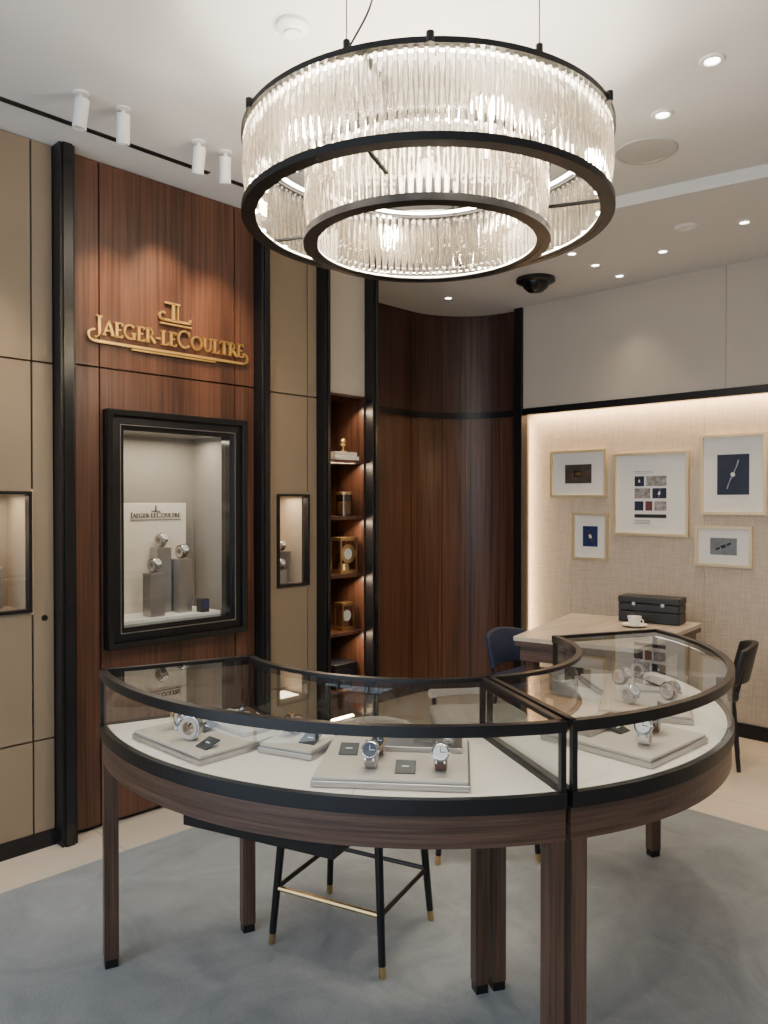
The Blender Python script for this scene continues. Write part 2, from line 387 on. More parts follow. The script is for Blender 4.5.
light('AREA','vitrine_light',(-.16,(a+b_)/2,d-.02),4.2,(1,.86,.66),vd,(0,0,0),shape='RECTANGLE',size=.12,size_y=.5)
box('white_base',-.32,-.05,a+.02,b_-.02,c,c+.03,'paper',vd,.003)
box('back_board',-.30,-.285,1.89,2.25,c+.03,1.50,'cream',vd,.002)
box('plinth_low',-.16,-.08,1.925,2.005,c+.03,1.15,'satin',vd,.003)
box('plinth_tall',-.26,-.18,2.02,2.10,c+.03,1.27,'satin',vd,.003)
box('plinth_mid',-.20,-.12,2.105,2.185,c+.03,1.21,'satin',vd,.003)
cuff_watch(vd,-.12,1.965,1.15,.2,'steel','dial',1.2); cuff_watch(vd,-.22,2.06,1.27,.2,'steel','dial',1.2); cuff_watch(vd,-.16,2.145,1.21,.2,'brown','dial',1.2)
box('black_watch_box',-.10,-.05,2.195,2.245,c+.03,c+.10,'card',vd,.004); box('box_screen',-.049,-.048,2.202,2.238,c+.05,c+.09,'bluep',vd)

# ---------------------------------------------------------------- lettering
def stroke(bm,pts,w,f):
    for i in range(len(pts)-1):
        p=Vector(pts[i]);q=Vector(pts[i+1]); d=(q-p)
        if d.length<1e-6: continue
        d.normalize(); n=Vector((-d.y,d.x))*(w/2); e=d*(w*.15)
        cs=[p-e-n,q+e-n,q+e+n,p-e+n]
        lo=[bm.verts.new(f(c.x,c.y,0)) for c in cs]; hi=[bm.verts.new(f(c.x,c.y,1)) for c in cs]
        bm.faces.new(lo[::-1]); bm.faces.new(hi)
        for k in range(4): bm.faces.new((lo[k],lo[(k+1)%4],hi[(k+1)%4],hi[k]))
def arc(cx,cy,rx,ry,a0,a1,n=14): return [(cx+rx*math.cos((a0+(a1-a0)*i/n)*D2R),cy+ry*math.sin((a0+(a1-a0)*i/n)*D2R)) for i in range(n+1)]
T,t=.19,.09
L={
'J':(.46,[([(.26,1),(.26,.05)],T),(arc(.08,.05,.18,.22,0,-110,6),t),([(.1,1),(.42,1)],t)]),
'A':(.88,[([(.08,0),(.42,1)],t),([(.42,1),(.76,0)],T),([(.2,.33),(.62,.33)],t),([(-.02,0),(.2,0)],t),([(.62,0),(.9,0)],t)]),
'E':(.70,[([(.16,0),(.16,1)],T),([(.02,1),(.56,1),(.56,.86)],t),([(.16,.52),(.46,.52)],t),([(.02,0),(.58,0),(.6,.16)],t)]),
'G':(1.0,[(arc(.46,.5,.42,.49,50,310),.14),([(.76,.0),(.76,.42)],T),([(.6,.42),(.92,.42)],t)]),
'R':(.82,[([(.16,0),(.16,1)],T),([(.02,1),(.3,1)],t),(arc(.28,.74,.26,.26,90,-90,8),.12),([(.2,.48),(.34,.48)],t),([(.34,.48),(.74,0)],T),([(.02,0),(.3,0)],t)]),
'-':(.44,[([(.06,.4),(.34,.4)],.12)]),
'L':(.66,[([(.16,0),(.16,1)],T),([(.02,1),(.32,1)],t),([(.02,0),(.54,0),(.57,.2)],t)]),
'C':(.92,[(arc(.48,.5,.42,.49,45,315),.14),([(.79,.98),(.79,.72)],t)]),
'O':(1.04,[(arc(.5,.5,.42,.49,0,360,22),.14)]),
'U':(.92,[([(.18,1),(.18,.34)],T),(arc(.45,.34,.27,.33,180,360,8),.10),([(.72,.34),(.72,1)],t),([(.02,1),(.34,1)],t),([(.6,1),(.86,1)],t)]),
'T':(.80,[([(.38,0),(.38,1)],T),([(.04,.82),(.04,1),(.72,1),(.72,.82)],t),([(.24,0),(.52,0)],t)]),
}
def sign(name,text,big,y0,width,zb,h,x0,dx,mt,par):
    tot=sum(L[ch][0]*(1.28 if i in big else 1) for i,ch in enumerate(text)); sx=width/tot
    bm=bmesh.new(); cur=0
    for i,ch in enumerate(text):
        k=1.28 if i in big else 1
        for pts,w in L[ch][1]:
            stroke(bm,[(p[0]*k,p[1]*k) for p in pts],w,lambda a,b,c,cur=cur:(x0+dx*c,y0+(cur+a)*sx,zb+b*h))
        cur+=L[ch][0]*k
    return fin(name,bm,mt,par)
lg=root('gold_wall_sign')
TXT='JAEGER-LECOULTRE'
sign('lettering',TXT,(0,9),1.60,.82,2.270,.064,.006,.012,'gold',lg)
bm=bmesh.new(); F=lambda a,b,c:(.006+.012*c,a,b)
stroke(bm,[(1.60,2.236),(2.41,2.236)],.012,F)
stroke(bm,[(1.60,2.236)]+arc(1.60,2.262,.03,.026,270,90,8),.009,F)
stroke(bm,[(2.41,2.236)]+arc(2.41,2.262,.03,.026,-90,90,8),.009,F)
stroke(bm,[(1.78,2.222),(2.24,2.222)],.007,F)
stroke(bm,[(2.00,2.395),(2.00,2.475)],.015,F); stroke(bm,[(1.955,2.475),(2.035,2.475)],.008,F); stroke(bm,[(2.025,2.395),(2.025,2.465)],.007,F)
stroke(bm,[(1.94,2.392),(2.09,2.392),(2.095,2.409)],.011,F); stroke(bm,arc(1.945,2.409,.02,.018,270,60,8),.009,F)
stroke(bm,[(1.93,2.373),(2.10,2.373)],.007,F)
fin('emblem_and_rule',bm,'gold',lg)
sign('board_lettering',TXT,(0,9),1.925,.29,1.425,.020,-.286,.004,'card',vd)
bm=bmesh.new(); F=lambda a,b,c:(-.286+.004*c,a,b)
stroke(bm,[(1.925,1.412),(2.215,1.412)],.003,F); stroke(bm,[(2.07,1.455),(2.07,1.485)],.006,F); stroke(bm,[(2.045,1.457),(2.095,1.457)],.004,F); fin('board_rule',bm,'card',vd)

# ---------------------------------------------------------------- bookshelf niche
sh=root('shelf_niche')
Y0,Y1,Zt=F3[1],F4[0],2.14
bm=bmesh.new()
addbox(bm,-.37,-.35,Y0,Y1,0,Zt+.02); addbox(bm,-.35,0,Y0,Y0+.012,0,Zt); addbox(bm,-.35,0,Y1-.012,Y1,0,Zt); addbox(bm,-.35,0,Y0,Y1,Zt,Zt+.01)
fin('carcass',bm,'wood',sh)
for i,z in enumerate((.37,.72,1.07,1.42,1.76)):
    box('shelf_%d'%i,-.34,-.005,Y0+.013,Y1-.013,z-.02,z,'wood',sh,.002)
    light('AREA','shelf_light_%d'%i,(-.05,(Y0+Y1)/2,z+.31),2.0,WARM,sh,(0,-.5,0),shape='RECTANGLE',size=.02,size_y=.24)
box('cabinet_door',-.02,0,Y0+.012,Y1-.012,0.02,.34,'wood',sh)
ox,oy=-.075,3.225
bk=root('book_stack',(-.10,3.20,1.7605))
for i,(w,mt) in enumerate(((.10,'paper'),(.09,'cream'))): box('book_%d'%i,-w*.8,w*.8,-w,w,i*.025+.0005,i*.025+.024,mt,bk,.002)
og=root('brass_ornament',(-.09,3.23,1.811))
lathe('ornament_foot',[(0,0),(.025,0),(.022,.008),(.006,.012),(.006,.04),(0,.04)],'brass',og)
lathe('ornament_globe',[(0.001,.036)]+[(.024*math.sin(i*math.pi/10),.062-.024*math.cos(i*math.pi/10)) for i in range(1,10)]+[(.001,.086)],'brass',og)
cd=root('glass_candle',(ox,oy,1.4205)); lathe('jar',[(.0,0),(.05,0),(.05,.13),(.045,.13),(.045,.01),(0,.01)],'amber',cd); lathe('wax',[(0,.012),(.043,.012),(.043,.09),(0,.09)],'cream',cd)
lathe('lid',[(0,.132),(.052,.132),(.052,.147),(.0,.15)],'brass',cd)
ck=root('mantel_clock',(ox,oy-.005,1.0705))
boxes('clock_frame',[(-.05,.05,-.07,.07,0,.02),(-.05,.05,-.07,.07,.20,.22)]+[(sx*.045-.005,sx*.045+.005,sy*.065-.005,sy*.065+.005,.02,.20) for sx in (-1,1) for sy in (-1,1)],'brass',ck,.001)
RY=Matrix.Rotation(math.pi/2,4,'Y')
lathe('clock_ring',[(.035,0),(.058,0),(.058,.012),(.035,.012),(.035,0)],'brass',ck,(.03,0,.12),32,True,RY)
lathe('clock_face',[(0,0),(.036,0),(.036,.004),(0,.004)],'dial',ck,(.03,0,.12),32,True,RY)
lathe('clock_base',[(0,.02),(.04,.02),(.03,.06),(.0,.06)],'brass',ck)
c2=root('carriage_clock',(ox,oy,.7205))
boxes('clock_frame',[(-.04,.04,-.05,.05,0,.02),(-.04,.04,-.05,.05,.15,.17)]+[(sx*.035-.004,sx*.035+.004,sy*.045-.004,sy*.045+.004,.02,.15) for sx in (-1,1) for sy in (-1,1)],'brass',c2,.001)
lathe('clock_face',[(0,0),(.034,0),(.034,.004),(0,.004)],'dial',c2,(.02,0,.09),32,True,RY)
box('movement',-.02,.018,-.02,.02,.02,.15,'brown',c2)
bw=root('storage_box',(-.12,3.21,.3705)); box('box_body',-.08,.08,-.09,.09,0,.12,'leath',bw,.004); box('box_lid',-.083,.083,-.093,.093,.121,.15,'leath',bw,.004)

# ---------------------------------------------------------------- curved walnut nook
cw=root('wall_curved')
pts=[(-.66,3.40),(-.66,4.49)]+[(-.1+.56*math.cos(a*D2R),4.49+.56*math.sin(a*D2R)) for a in range(174,89,-4)]+[(-.1,5.05),(-.04,5.05)]
def strip(name,pts,off,z0,z1,th,mt,par):
    bm=bmesh.new(); rr=[]
    for i,(x,y) in enumerate(pts):
        p0=Vector(pts[max(0,i-1)]); p1=Vector(pts[min(len(pts)-1,i+1)]); d=(p1-p0).normalized(); n=Vector((d.y,-d.x))
        A=Vector((x,y))+n*off; B=Vector((x,y))+n*(off-th)
        rr.append([bm.verts.new((A.x,A.y,z0)),bm.verts.new((A.x,A.y,z1)),bm.verts.new((B.x,B.y,z1)),bm.verts.new((B.x,B.y,z0))])
    for i in range(len(rr)-1):
        A,B=rr[i],rr[i+1]
        for k in range(4): bm.faces.new((A[k],A[(k+1)%4],B[(k+1)%4],B[k]))
    bm.faces.new(rr[0]); bm.faces.new(rr[-1][::-1])
    return fin(name,bm,mt,par,False)
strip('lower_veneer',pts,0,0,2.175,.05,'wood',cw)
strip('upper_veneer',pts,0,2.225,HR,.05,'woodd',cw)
strip('black_rail',pts,.012,2.175,2.225,.06,'blk',cw)
strip('black_base',pts,.012,0,.08,.02,'blk',cw)
for i,k in enumerate((1,8,14,20)):
    x,y=pts[k]; p0=Vector(pts[k-1]);p1=Vector(pts[min(k+1,len(pts)-1)]);d=(p1-p0).normalized();n=Vector((d.y,-d.x))
    q=Vector((x,y)); bm=bmesh.new(); c=[q-d*.003+n*.0015,q+d*.003+n*.0015,q+d*.003-n*.01,q-d*.003-n*.01]
    lo=[bm.verts.new((v.x,v.y,.08)) for v in c]; hi=[bm.verts.new((v.x,v.y,HR)) for v in c]
    bm.faces.new(lo);bm.faces.new(hi)
    for j in range(4): bm.faces.new((lo[j],lo[(j+1)%4],hi[(j+1)%4],hi[j]))
    fin('joint_%d'%i,bm,'blk',cw)
# ---------------------------------------------------------------- back wall with lit alcove
wb=root('wall_back')
for i,(a,b_) in enumerate(((.033,1.55),(1.55,3.1),(3.1,XR))): box('upper_panel_%d'%i,a+.0015,b_-.0015,YB,YB+.05,2.225,HR,'beige',wb)
box('upper_backing',.03,XR,YB+.05,YB+.3,2.225,HR,'beige',wb)
for i,(a,b_) in enumerate(((-.04,.38),(.38,1.37),(1.37,2.36),(2.36,3.4),(3.4,XR))): box('woven_panel_%d'%i,a+.001,b_-.001,YB+.13,YB+.2,0,2.225,'weave',wb)
box('panel_backing',-.04,XR,YB+.2,YB+.3,0,2.225,'creamd',wb)
tb=root('trim_5'); box('post',-.04,.033,YB-.02,YB+.06,0,HR-.001,'blk',tb,.003); box('rail',.033,XR,YB-.02,YB+.03,2.172,2.222,'blk',tb,.003)
box('led_strip_top',.05,XR-.02,YB+.06,YB+.075,2.212,2.220,'led',tb)
box('post_return',-.04,-.03,YB+.06,YB+.2,0,2.22,'beige',tb)
light('AREA','cove_light_top',(1.7,YB+.075,2.208),26,(1,.68,.38),tb,(.12,0,0),shape='RECTANGLE',size=3.3,size_y=.03)
light('AREA','cove_light_side',(-.005,YB+.095,1.2),8,(1,.68,.38),tb,(0,-math.pi/2,0),shape='RECTANGLE',size=1.9,size_y=.03)
box('baseboard_back',.033,XR,YB+.118,YB+.13,0,.09,'blk')

# ---------------------------------------------------------------- pictures
YP=YB+.13
def picture(xc,zc,w,h,pw,ph,pm,extra=None,name='framed_picture'):
    r_=root(name,(xc,YP,zc)); fw=.018; dpt=.03
    boxes('frame',[(-w/2,-w/2+fw,-dpt,0,-h/2,h/2),(w/2-fw,w/2,-dpt,0,-h/2,h/2),(-w/2+fw,w/2-fw,-dpt,0,-h/2,-h/2+fw),(-w/2+fw,w/2-fw,-dpt,0,h/2-fw,h/2)],'goldf',r_)
    box('mat_board',-w/2+fw,w/2-fw,-.012,-.002,-h/2+fw,h/2-fw,'paper',r_)
    if pw: box('print',-pw/2,pw/2,-.014,-.0125,-ph/2,ph/2,pm,r_)
    if extra: extra(r_)
    return r_
def printwatch(r_,x,z,s,ang,band,face,y=-.0145):
    """flat printed wristwatch: band, case and dial"""
    bm=bmesh.new(); mt=Matrix.Translation((x,0,z))@Matrix.Rotation(ang,4,'Y')
    addbox(bm,-.30*s,.30*s,y-.0010,y,-2.2*s,-.9*s,mt); addbox(bm,-.30*s,.30*s,y-.0010,y,.9*s,2.2*s,mt); fin('print_band',bm,band,r_)
    bm=bmesh.new(); addbox(bm,-.62*s,.62*s,y-.0012,y,-.95*s,.95*s,mt); fin('print_case',bm,'steel',r_)
    bm=bmesh.new(); addbox(bm,-.45*s,.45*s,y-.0020,y-.0012,-.70*s,.70*s,mt); fin('print_dial',bm,face,r_)
def e1(r_): printwatch(r_,0,0,.034,math.pi/2,'brown','brass')
def e2(r_):
    y_=(-.014,-.0125)
    boxes('collage_dark',[(-.115,-.045,*y_,.055,.125),(.015,.115,*y_,-.03,.04),(-.115,-.05,*y_,-.115,-.05)],'navyp',r_)
    boxes('collage_grey',[(-.03,.115,*y_,.055,.125),(-.115,-.0,*y_,-.03,.04),(.03,.115,*y_,-.115,-.05)],'palep',r_)
    boxes('collage_red',[(-.035,.015,*y_,-.115,-.05)],'red',r_)
    boxes('collage_title',[(-.115,.115,*y_,-.165,-.14)],'card',r_)
    boxes('collage_text',[(-.115,.0,*y_,-.185-.011*k,-.182-.011*k) for k in range(3)]+[(-.115,.02,*y_,.145+.012*k,.148+.012*k) for k in range(2)],'greyp',r_)
    printwatch(r_,.065,.005,.014,.2,'steel','dial'); printwatch(r_,-.08,.09,.012,-.2,'steel','dial')
def e3(r_):
    bm=bmesh.new(); mt=Matrix.Rotation(.35,4,'Y')
    for k in list(range(-9,-1))+list(range(2,10)): addlathe(bm,[(.0045,-.001),(.0045,.001)],12,mt@Matrix.Translation((.004*math.sin(k*.3),-.0155,k*.0105))@Matrix.Rotation(math.pi/2,4,'X'))
    fin('bracelet',bm,'steel',r_)
    lathe('watch_head',[(0,0),(.014,0),(.014,.003),(0,.003)],'dial',r_,(0,-.0145,0),24,True,Matrix.Rotation(math.pi/2,4,'X'))
def e4(r_): printwatch(r_,0,0,.022,-.35,'brass','dial')
def e5(r_): printwatch(r_,0,0,.024,1.15,'card','dialk')
picture(.441,1.716,.465,.35,.22,.14,'brownp',e1)
picture(1.001,1.562,.54,.58,0,0,None,e2)
picture(1.555,1.683,.41,.52,.20,.26,'navyp',e3)
picture(.542,1.255,.285,.345,.12,.15,'bluep',e4)
picture(1.497,1.218,.36,.265,.17,.11,'greyp',e5)

# ---------------------------------------------------------------- ceiling fittings
def downlight(x,y,zc,e=10,r=.045):
    d=root('recessed_downlight',(x,y,zc))
    lathe('bezel',[(r*.7,-.001),(r*.7,-.006),(r,-.005),(r*1.12,0)],'white',d)
    lathe('lamp',[(0,-.0015),(r*.62,-.0015),(r*.62,-.003),(0,-.003)],'ledd',d)
    light('SPOT','lamp_beam',(0,0,-.02),e,(1,.82,.60),d,(0,0,0),spot_size=1.5,spot_blend=.9,shadow_soft_size=.04)
for x,y,zc in ((2.32,2.765,HF),(2.03,3.01,HF),(1.38,4.46,HR),(.96,4.42,HR),(.96,4.74,HR),(-.20,4.38,HR),(.97,4.12,HR),(1.9,4.3,HR),(2.6,4.4,HR),(3.2,1.6,HF),(2.9,.4,HF),(1.2,.2,HF),(3.9,3.0,HF)):
    downlight(x,y,zc,36 if zc==HF else 12, .04 if zc==HF else .035)
lathe('ceiling_speaker',[(0,-.004),(.115,-.004),(.115,-.007),(.13,-.006),(.135,0)],mat('speaker_grille',(.45,.45,.45),.7,var=.2,scale=(300,300,300)),None,(1.836,3.27,HF),48)
sd=root('smoke_detector',(1.415,1.61,HF)); lathe('body',[(.055,0),(.055,-.012),(.045,-.022),(.03,-.026),(.028,-.034),(0,-.036)],'white',sd); 
dc=root('dome_camera',(.52,4.42,HR)); lathe('rim',[(.13,0),(.13,-.02),(.11,-.03),(.09,-.03)],'blk',dc); lathe('dome',[(.09,-.028),(.08,-.06),(.05,-.085),(0,-.095)],'blkg',dc)
lathe('air_valve',[(0,-.006),(.03,-.006),(.03,-.012),(.05,-.01),(.06,0)],'white',None,(1.645,4.157,HR),32)
tr=root('ceiling_track'); box('track_slot',.235,.265,-1.2,2.05,HF-.004,HF+.0,'blk',tr); box('track_slot_far',.235,.265,2.12,2.9,HF-.004,HF,'blk',tr)
for i,(x,y,aim) in enumerate(((.51,1.315,(-.0,1.0,1.6)),(.515,1.483,(0,1.72,2.35)),(.488,1.845,(0,1.95,2.5)),(.487,1.98,(0,2.28,2.35)))):
    s=root('ceiling_spotlight',(x,y,HF)); 
    lathe('mount',[(.03,0),(.03,-.006),(.008,-.008),(.008,-.03),(0,-.03)],'white',s)
    d=(Vector(aim)-Vector((x,y,HF-.07))).normalized()
    q=(Vector((0,0,-1)).lerp(d,.35)).normalized().to_track_quat('-Z','Y').to_matrix().to_4x4()
    lathe('barrel',[(0,.05),(.026,.05),(.026,-.06),(.022,-.06),(.022,-.04),(0,-.04)],'white',s,(0,0,-.075),32,True,q)
    l=light('SPOT','beam',(d*.09)+Vector((0,0,-.075)),62,(1,.72,.46),s,(0,0,0),spot_size=.85,spot_blend=1,shadow_soft_size=.02)
    l.rotation_euler=d.to_track_quat('-Z','Y').to_euler()

# ---------------------------------------------------------------- chandelier
ch=root('crystal_chandelier',(1.708,1.935,0))
def drum(r_,zb,zt,tag,n):
    torusbox('ring_bottom_'+tag,r_-.014,r_+.012,zb,zb+.022,'blk',ch)
    torusbox('ring_top_'+tag,r_-.014,r_+.012,zt-.016,zt,'blk',ch)
    torusbox('led_top_'+tag,r_-.040,r_-.028,zt-.010,zt-.004,'ledc',ch)
    torusbox('led_channel_'+tag,r_-.042,r_-.014,zt-.004,zt,'blk',ch)
    torusbox('led_channel_low_'+tag,r_-.034,r_-.014,zb+.002,zb+.006,'blk',ch)
    torusbox('led_bottom_'+tag,r_-.032,r_-.024,zb+.006,zb+.010,'ledc',ch)
    h=zt-zb; bm=bmesh.new()
    for i in range(n):
        for row in (0,1):
            a=2*math.pi*(i+.5*row)/n; rr=r_ -.002-(.0 if row==0 else .012)
            x,y=rr*math.cos(a),rr*math.sin(a)
            if row==0: zs=[(zt-.016,.0070),(zb+h*.62,.0100),(zb+h*.52,.0100),(zb+h*.26,.001)]
            else: zs=[(zb+.022,.0070),(zb+h*.40,.0100),(zb+h*.52,.0100),(zb+h*.80,.001)]
            mt=Matrix.Translation((x,y,0))@Matrix.Rotation(a+random.uniform(-.15,.15),4,'Z')
            rings=[[bm.verts.new(mt@Vector((q*math.cos(k*math.pi/3),q*math.sin(k*math.pi/3),z))) for k in range(6)] for z,q in zs]
            for A,B in zip(rings,rings[1:]):
                for k in range(6): bm.faces.new((A[k],A[(k+1)%6],B[(k+1)%6],B[k]))
            bm.faces.new(rings[0]); bm.faces.new(rings[-1])
    fin('crystal_rods_'+tag,bm,'crys',ch)
drum(.59,2.42,2.68,'outer',140)
drum(.393,2.345,2.60,'inner',94)
bm=bmesh.new()
for a in (25,115,205,295):
    mt=Matrix.Rotation(a*D2R,4,'Z'); addbox(bm,.36,.58,-.008,.008,2.660,2.672,mt); addbox(bm,.368,.376,-.004,.004,2.59,2.67,mt); addbox(bm,.40,.58,-.005,.005,2.426,2.434,mt)
fin('support_arms',bm,'blkm',ch)
bm=bmesh.new()
for k in range(20):
    a=k*18*D2R; addlathe(bm,[(.010,2.4205),(.010,2.4255)],12,Matrix.Translation((.558*math.cos(a),.558*math.sin(a),.006)))
fin('lamp_dots',bm,'leds',ch)
bm=bmesh.new()
for a in (-70,-18,110,160):
    a2=a*D2R; x,y=.580*math.cos(a2),.580*math.sin(a2)
    addrod(bm,(x,y,2.68),(x,y,HF),.0018,.0018,6); addrod(bm,(x,y,2.68),(x,y,2.71),.010,.010,10)
    addrod(bm,(x,y,HF-.02),(x,y,HF),.02,.02,16)
fin('suspension_cables',bm,'blk',ch)
cu=bpy.data.curves.new('power_cord','CURVE'); cu.dimensions='3D'; cu.bevel_depth=.003
sp=cu.splines.new('BEZIER'); sp.bezier_points.add(2)
for bpnt,co_ in zip(sp.bezier_points,((.20,-.54,2.69),(.24,-.50,2.80),(.10,-.36,HF))): bpnt.co=co_; bpnt.handle_left_type=bpnt.handle_right_type='AUTO'
ob=bpy.data.objects.new('power_cord',cu); cu.materials.append(M['blk']); S.collection.objects.link(ob); ob.parent=ch
bm=bmesh.new()
for a in range(6):
    a2=(a*60+12)*D2R; addrod(bm,(.605*math.cos(a2),.605*math.sin(a2),2.660),(.605*math.cos(a2),.605*math.sin(a2),2.688),.011,.011,10)
fin('ring_knobs',bm,'blk',ch)
light('POINT','glow',(0,0,2.50),34,(1,.83,.60),ch,shadow_soft_size=.12)
for i in range(6):
    a=(i*60+30)*D2R; light('POINT','glow_%d'%i,(.49*math.cos(a),.49*math.sin(a),2.55),18,(1,.86,.66),ch,shadow_soft_size=.03)

# ---------------------------------------------------------------- curved showcases
ZB0,ZB1,ZW,ZT0,ZT=.750,.785,.668,.938,.966
def showcase(cx,cy,R,Ri,a0,a1):
    r_=root('display_case',(cx,cy,0))
    arcbox('apron_outer',R-.03,R-.004,a0,a1,ZW,ZB0,'woodh',r_)
    arcbox('apron_inner',Ri+.004,Ri+.03,a0,a1,ZW,ZB0,'woodh',r_)
    arcbox('base_slab',Ri,R,a0,a1,ZB0,ZB1-.012,'blk',r_)
    arcbox('base_rim_outer',R-.016,R+.004,a0,a1,ZB0,ZB1+.004,'blk',r_)
    arcbox('base_rim_inner',Ri-.004,Ri+.016,a0,a1,ZB0,ZB1+.004,'blk',r_)
    arcbox('leather_deck',Ri+.018,R-.018,a0+.8,a1-.8,ZB1-.012,ZB1+.002,'cream',r_)
    arcbox('top_rim_outer',R-.018,R+.004,a0,a1,ZT0,ZT,'blk',r_)
    arcbox('top_rim_inner',Ri-.004,Ri+.018,a0,a1,ZT0,ZT,'blk',r_)
    arcbox('deck_fill_strip',R-.015,R-.009,a0+1,a1-1,ZT0-.0015,ZT0,'deckfill',r_)  # strip hidden under the rim, added to brighten the deck
    arcsheet('glass_outer',R-.004,a0,a1,ZB1+.004,ZT0,'glass',r_)
    arcsheet('glass_inner',Ri+.004,a0,a1,ZB1+.004,ZT0,'glass',r_)
    arctop('glass_top',Ri+.018,R-.018,a0,a1,ZT-.006,'glasst',r_)
    for k in (1,2): radbar('deck_seam_%d'%k,Ri+.02,R-.02,a0+(a1-a0)*k/3,.0025,ZB1+.0021,ZB1+.0028,'creamd',r_)
    for j,(a,s) in enumerate(((a0,1),(a1,-1))):
        radbar('end_top_%d'%j,Ri,R,a,.018,ZT0,ZT,'blk',r_,s*.009)
        radbar('end_base_%d'%j,Ri,R,a,.018,ZB0,ZB1+.004,'blk',r_,s*.009)
        radbar('end_apron_%d'%j,Ri+.02,R-.02,a,.026,ZW,ZB0,'woodh',r_,s*.014)
        for rr in (Ri+.008,R-.007): radbar('post_%d'%j,rr-.008,rr+.008,a,.014,ZB1,ZT0,'blk',r_,s*.008)
        bm=bmesh.new(); mt=Matrix.Rotation(a*D2R,4,'Z'); v=[bm.verts.new(mt@Vector((q,s*.006,z))) for q,z in ((Ri,ZB1),(R,ZB1),(R,ZT0),(Ri,ZT0))]; bm.faces.new(v); fin('glass_end_%d'%j,bm,'glass',r_)
        for rr in (Ri+.026,R-.026):
            radbar('leg_%d'%j,rr-.022,rr+.022,a,.042,.04,ZW,'woodl',r_,s*.024)
            radbar('leg_tip_%d'%j,rr-.02,rr+.02,a,.038,.0125,.04,'blk',r_,s*.024)
    return r_
C1=(1.3915,2.242); C2=(1.478,2.193)
c1=showcase(C1[0],C1[1],1.165,.66,251.1,330.2)
c2_=showcase(C2[0],C2[1],1.065,.56,331.0,424.1)
du=root('under_counter_drawer',(1.512,1.452,0),17.8*D2R)
box('drawer_body',-.27,.27,-.10,.09,.50,.667,'blkg',du,.004); box('drawer_pull',-.06,.06,-.108,-.10,.57,.58,'satin',du)

def tray(C,rad,ang,size,items,z=ZB1+.003,edge='satin'):
    a=ang*D2R; r_=root('watch_display_tray',(C[0]+rad*math.cos(a),C[1]+rad*math.sin(a),z),a)
    sx,sy=size
    box('tray_base',-sx/2,sx/2,-sy/2,sy/2,.0,.016,edge,r_,.002)
    box('tray_pad',-sx/2+.005,sx/2-.005,-sy/2+.005,sy/2-.005,.016,.026,'creamd',r_,.003)
    for it in items:
        k=it[0]
        if k=='w': cuff_watch(r_,it[1],it[2],.026,it[3],it[4],it[5],it[6])
        elif k=='c':
            bm=bmesh.new(); mt=Matrix.Translation((it[1],it[2],.028))@Matrix.Rotation(it[3],4,'Z')@Matrix.Rotation(.35,4,'Y')
            addbox(bm,-.026,.026,-.026,.026,.006,.010,mt); fin('info_card',bm,'card',r_,False,.001)
            bm=bmesh.new(); addbox(bm,-.003,.001,-.009,.009,.010,.0105,mt); fin('card_logo',bm,'paper',r_)
        elif k=='p':
            box('raised_pad',it[1]-it[3]/2,it[1]+it[3]/2,it[2]-it[4]/2,it[2]+it[4]/2,.026,.040,'satin' if it[5] else 'creamd',r_,.002)
tray(C1,.925,271,(.36,.36),[('w',.06,-.08,-1.0,'brown','dialk',1.2),('w',.11,.03,-1.0,'steel','dial',1.25),('c',.11,.12,0),('p',-.08,.05,.14,.16,0),('w',-.07,.06,-.9,'brown','dialb',1.05),('c',.02,-.02,0)])
tray(C1,.82,288.5,(.24,.18),[('w',0,-.04,-.3,'brown','dialk',1.05),('c',.04,.04,0)])
tray(C1,.925,308.3,(.36,.40),[('w',.10,-.055,0,'steel','dialb',1.2),('w',.10,.125,0,'brown','dial',1.2),('c',.11,.035,0),('c',-.02,-.13,0),('p',-.10,.07,.13,.22,1),('w',-.08,.14,0,'steel','dial',1.0),('w',.0,-.045,0,'brown','dialk',1.05),('c',-.07,.07,0)])
tray(C2,.83,356.9,(.36,.34),[('w',.06,.07,-1.2,'brown','dialb',1.25),('w',.10,-.06,-1.2,'cream','dial',1.3),('c',-.02,.0,0),('p',-.10,-.05,.12,.14,1),('c',-.09,.09,0)])
tray(C2,.79,385,(.30,.30),[('w',.08,.06,-.6,'brown','dialk',1.1),('w',-.05,-.04,-.9,'cream','dial',1.1),('c',.06,-.07,0),('c',-.06,.08,0)])
tray(C2,.79,408,(.30,.28),[('w',.06,.05,-.6,'steel','dialb',1.1),('w',-.05,-.05,-.9,'brown','dial',1.1),('c',.06,-.07,0)])

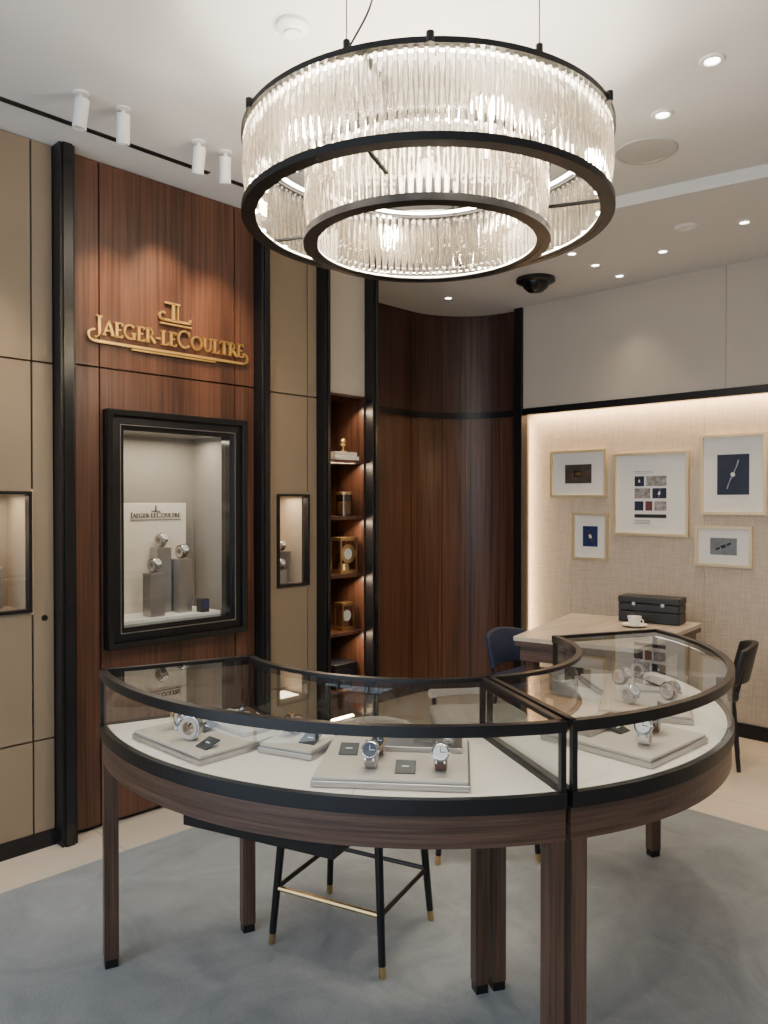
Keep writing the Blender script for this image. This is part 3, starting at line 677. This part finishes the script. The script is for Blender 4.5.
# ---------------------------------------------------------------- seating
def chair(name,x,y,yaw,fabric,w=.44,d=.42,sh=.46,bh=.76,brass=True,zf=0.014,bar=None):
    c=root(name,(x,y,0),yaw)   # local +Y is forward
    bm=bmesh.new(); addbox(bm,-w/2,w/2,-d/2,d/2,sh-.07,sh); ob=fin('seat',bm,fabric,c,True,.03,4)
    bm=bmesh.new(); n=12; rr=[]
    for i in range(n+1):
        u=-1+2*i/n; X=u*w/2; Yb=-d/2-.02+.07*u*u
        top=bh-.03*u*u
        rr.append([bm.verts.new(p) for p in ((X,Yb,sh+.03),(X,Yb-.05,top),(X,Yb-.085,top),(X,Yb-.035,sh+.03))])
    for A,B in zip(rr,rr[1:]):
        for k in range(4): bm.faces.new((A[k],A[(k+1)%4],B[(k+1)%4],B[k]))
    bm.faces.new(rr[0]); bm.faces.new(rr[-1][::-1])
    fin('backrest',bm,fabric,c,True,.012,3)
    bm=bmesh.new(); bt=bmesh.new()
    for sx in (-1,1):
        for sy in (-1,1):
            p=(sx*(w/2-.035),sy*(d/2-.035),sh-.06); q=(sx*(w/2+.0),sy*(d/2+.0),zf); m_=tuple(p[i]+(q[i]-p[i])*.93 for i in range(3))
            addrod(bm,p,m_,.015,.012,10); addrod(bt,m_,q,.012,.011,10)
        addrod(bm,(sx*(w/2-.03),-d/2+.02,sh-.06),(sx*(w/2-.03),-d/2-.02,sh+.12 if bh>sh+.15 else sh+.05),.011,.009,10)
    fin('legs',bm,'blk',c); fin('leg_tips',bt,'brass' if brass else 'blk',c)
    bm=bmesh.new(); z=bar or sh*.45; k=(sh-.06-z)/(sh-.06-zf); ex=w/2-.035+.035*k; ey=d/2-.035+.035*k
    addrod(bm,(-ex,ey,z),(ex,ey,z),.009,.009,8); fin('front_stretcher',bm,'brass' if brass else 'blk',c)
    bm=bmesh.new(); addrod(bm,(-ex,-ey,z),(ex,-ey,z),.008,.008,8); addrod(bm,(ex,-ey,z),(ex,ey,z),.008,.008,8); addrod(bm,(-ex,-ey,z),(-ex,ey,z),.008,.008,8)
    fin('stretchers',bm,'blk',c)
    return c
yaw1=math.atan2(-.3695,.114)-math.pi/2
chair('counter_stool',1.465,1.834,yaw1,'chairf',.42,.38,.58,.69,True,.014,.20)
chair('counter_stool',1.36,2.70,math.atan2(-.68,.73)-math.pi/2,'chairf',.42,.38,.58,.66,True,.014,.20)
chair('navy_velvet_chair',.76,4.06,-math.pi/2,'navy',.42,.40,.45,.70,False,.001)
chair('black_leather_chair',1.61,4.54,math.pi/2+.35,'leath',.34,.36,.45,.71,False,.001)

# ---------------------------------------------------------------- desk
dk=root('desk')
P=[(.87,3.66),(.62,4.72),(1.45,4.90),(1.55,3.80)]
cx=sum(p[0] for p in P)/4; cy=sum(p[1] for p in P)/4
def shrink(k): return [(cx+(x-cx)*k,cy+(y-cy)*k) for x,y in P]
prism('top',P,.715,.74,'desk',dk,.002); prism('top_edge',shrink(.985),.685,.715,'woodh',dk); prism('apron',shrink(.93),.60,.685,'woodh',dk)
for i,(x,y) in enumerate(shrink(.80)): box('desk_leg_%d'%i,x-.03,x+.03,y-.03,y+.03,0,.60,'woodl',dk,.003)
jb=root('black_jewellery_box',(1.20,4.72,.74),.15)
box('lower',-.19,.19,-.08,.08,0.001,.07,'leath',jb,.006); box('middle',-.19,.19,-.08,.08,.073,.12,'leath',jb,.006); box('lid',-.193,.193,-.083,.083,.123,.165,'leath',jb,.008)
boxes('clasps',[(-.10,-.08,-.087,-.083,.11,.13),(.08,.10,-.087,-.083,.11,.13)],'satin',jb)
cp=root('coffee_cup',(1.21,4.46,.74))
lathe('saucer',[(0,.003),(.035,.003),(.075,.014),(.076,.017),(.035,.007),(0,.007)],'paper',cp,n=40)
lathe('cup',[(0,.008),(.022,.008),(.036,.035),(.042,.065),(.039,.065),(.033,.035),(0,.014)],'paper',cp,n=40)
bm=bmesh.new(); pp=[(.038+.02*math.sin(i*math.pi/8),0,.055-.035*i/8) for i in range(9)]
for A,B in zip(pp,pp[1:]): addrod(bm,A,B,.004,.004,8)
fin('handle',bm,'paper',cp)

# ---------------------------------------------------------------- world & light
w=bpy.data.worlds.new('daylight'); S.world=w; w.use_nodes=True; nt=w.node_tree; bg=nt.nodes['Background']
bg.inputs[0].default_value=(.76,.88,1.0,1); bg.inputs[1].default_value=3.1

cam=bpy.data.cameras.new('camera'); co=bpy.data.objects.new('camera',cam); S.collection.objects.link(co)
cam.lens=27.07; cam.sensor_width=36; cam.sensor_fit='AUTO'; cam.clip_start=.05
co.location=(3.39,0,1.5); co.rotation_euler=((90-.67)*D2R,0,44.1*D2R)
S.camera=co
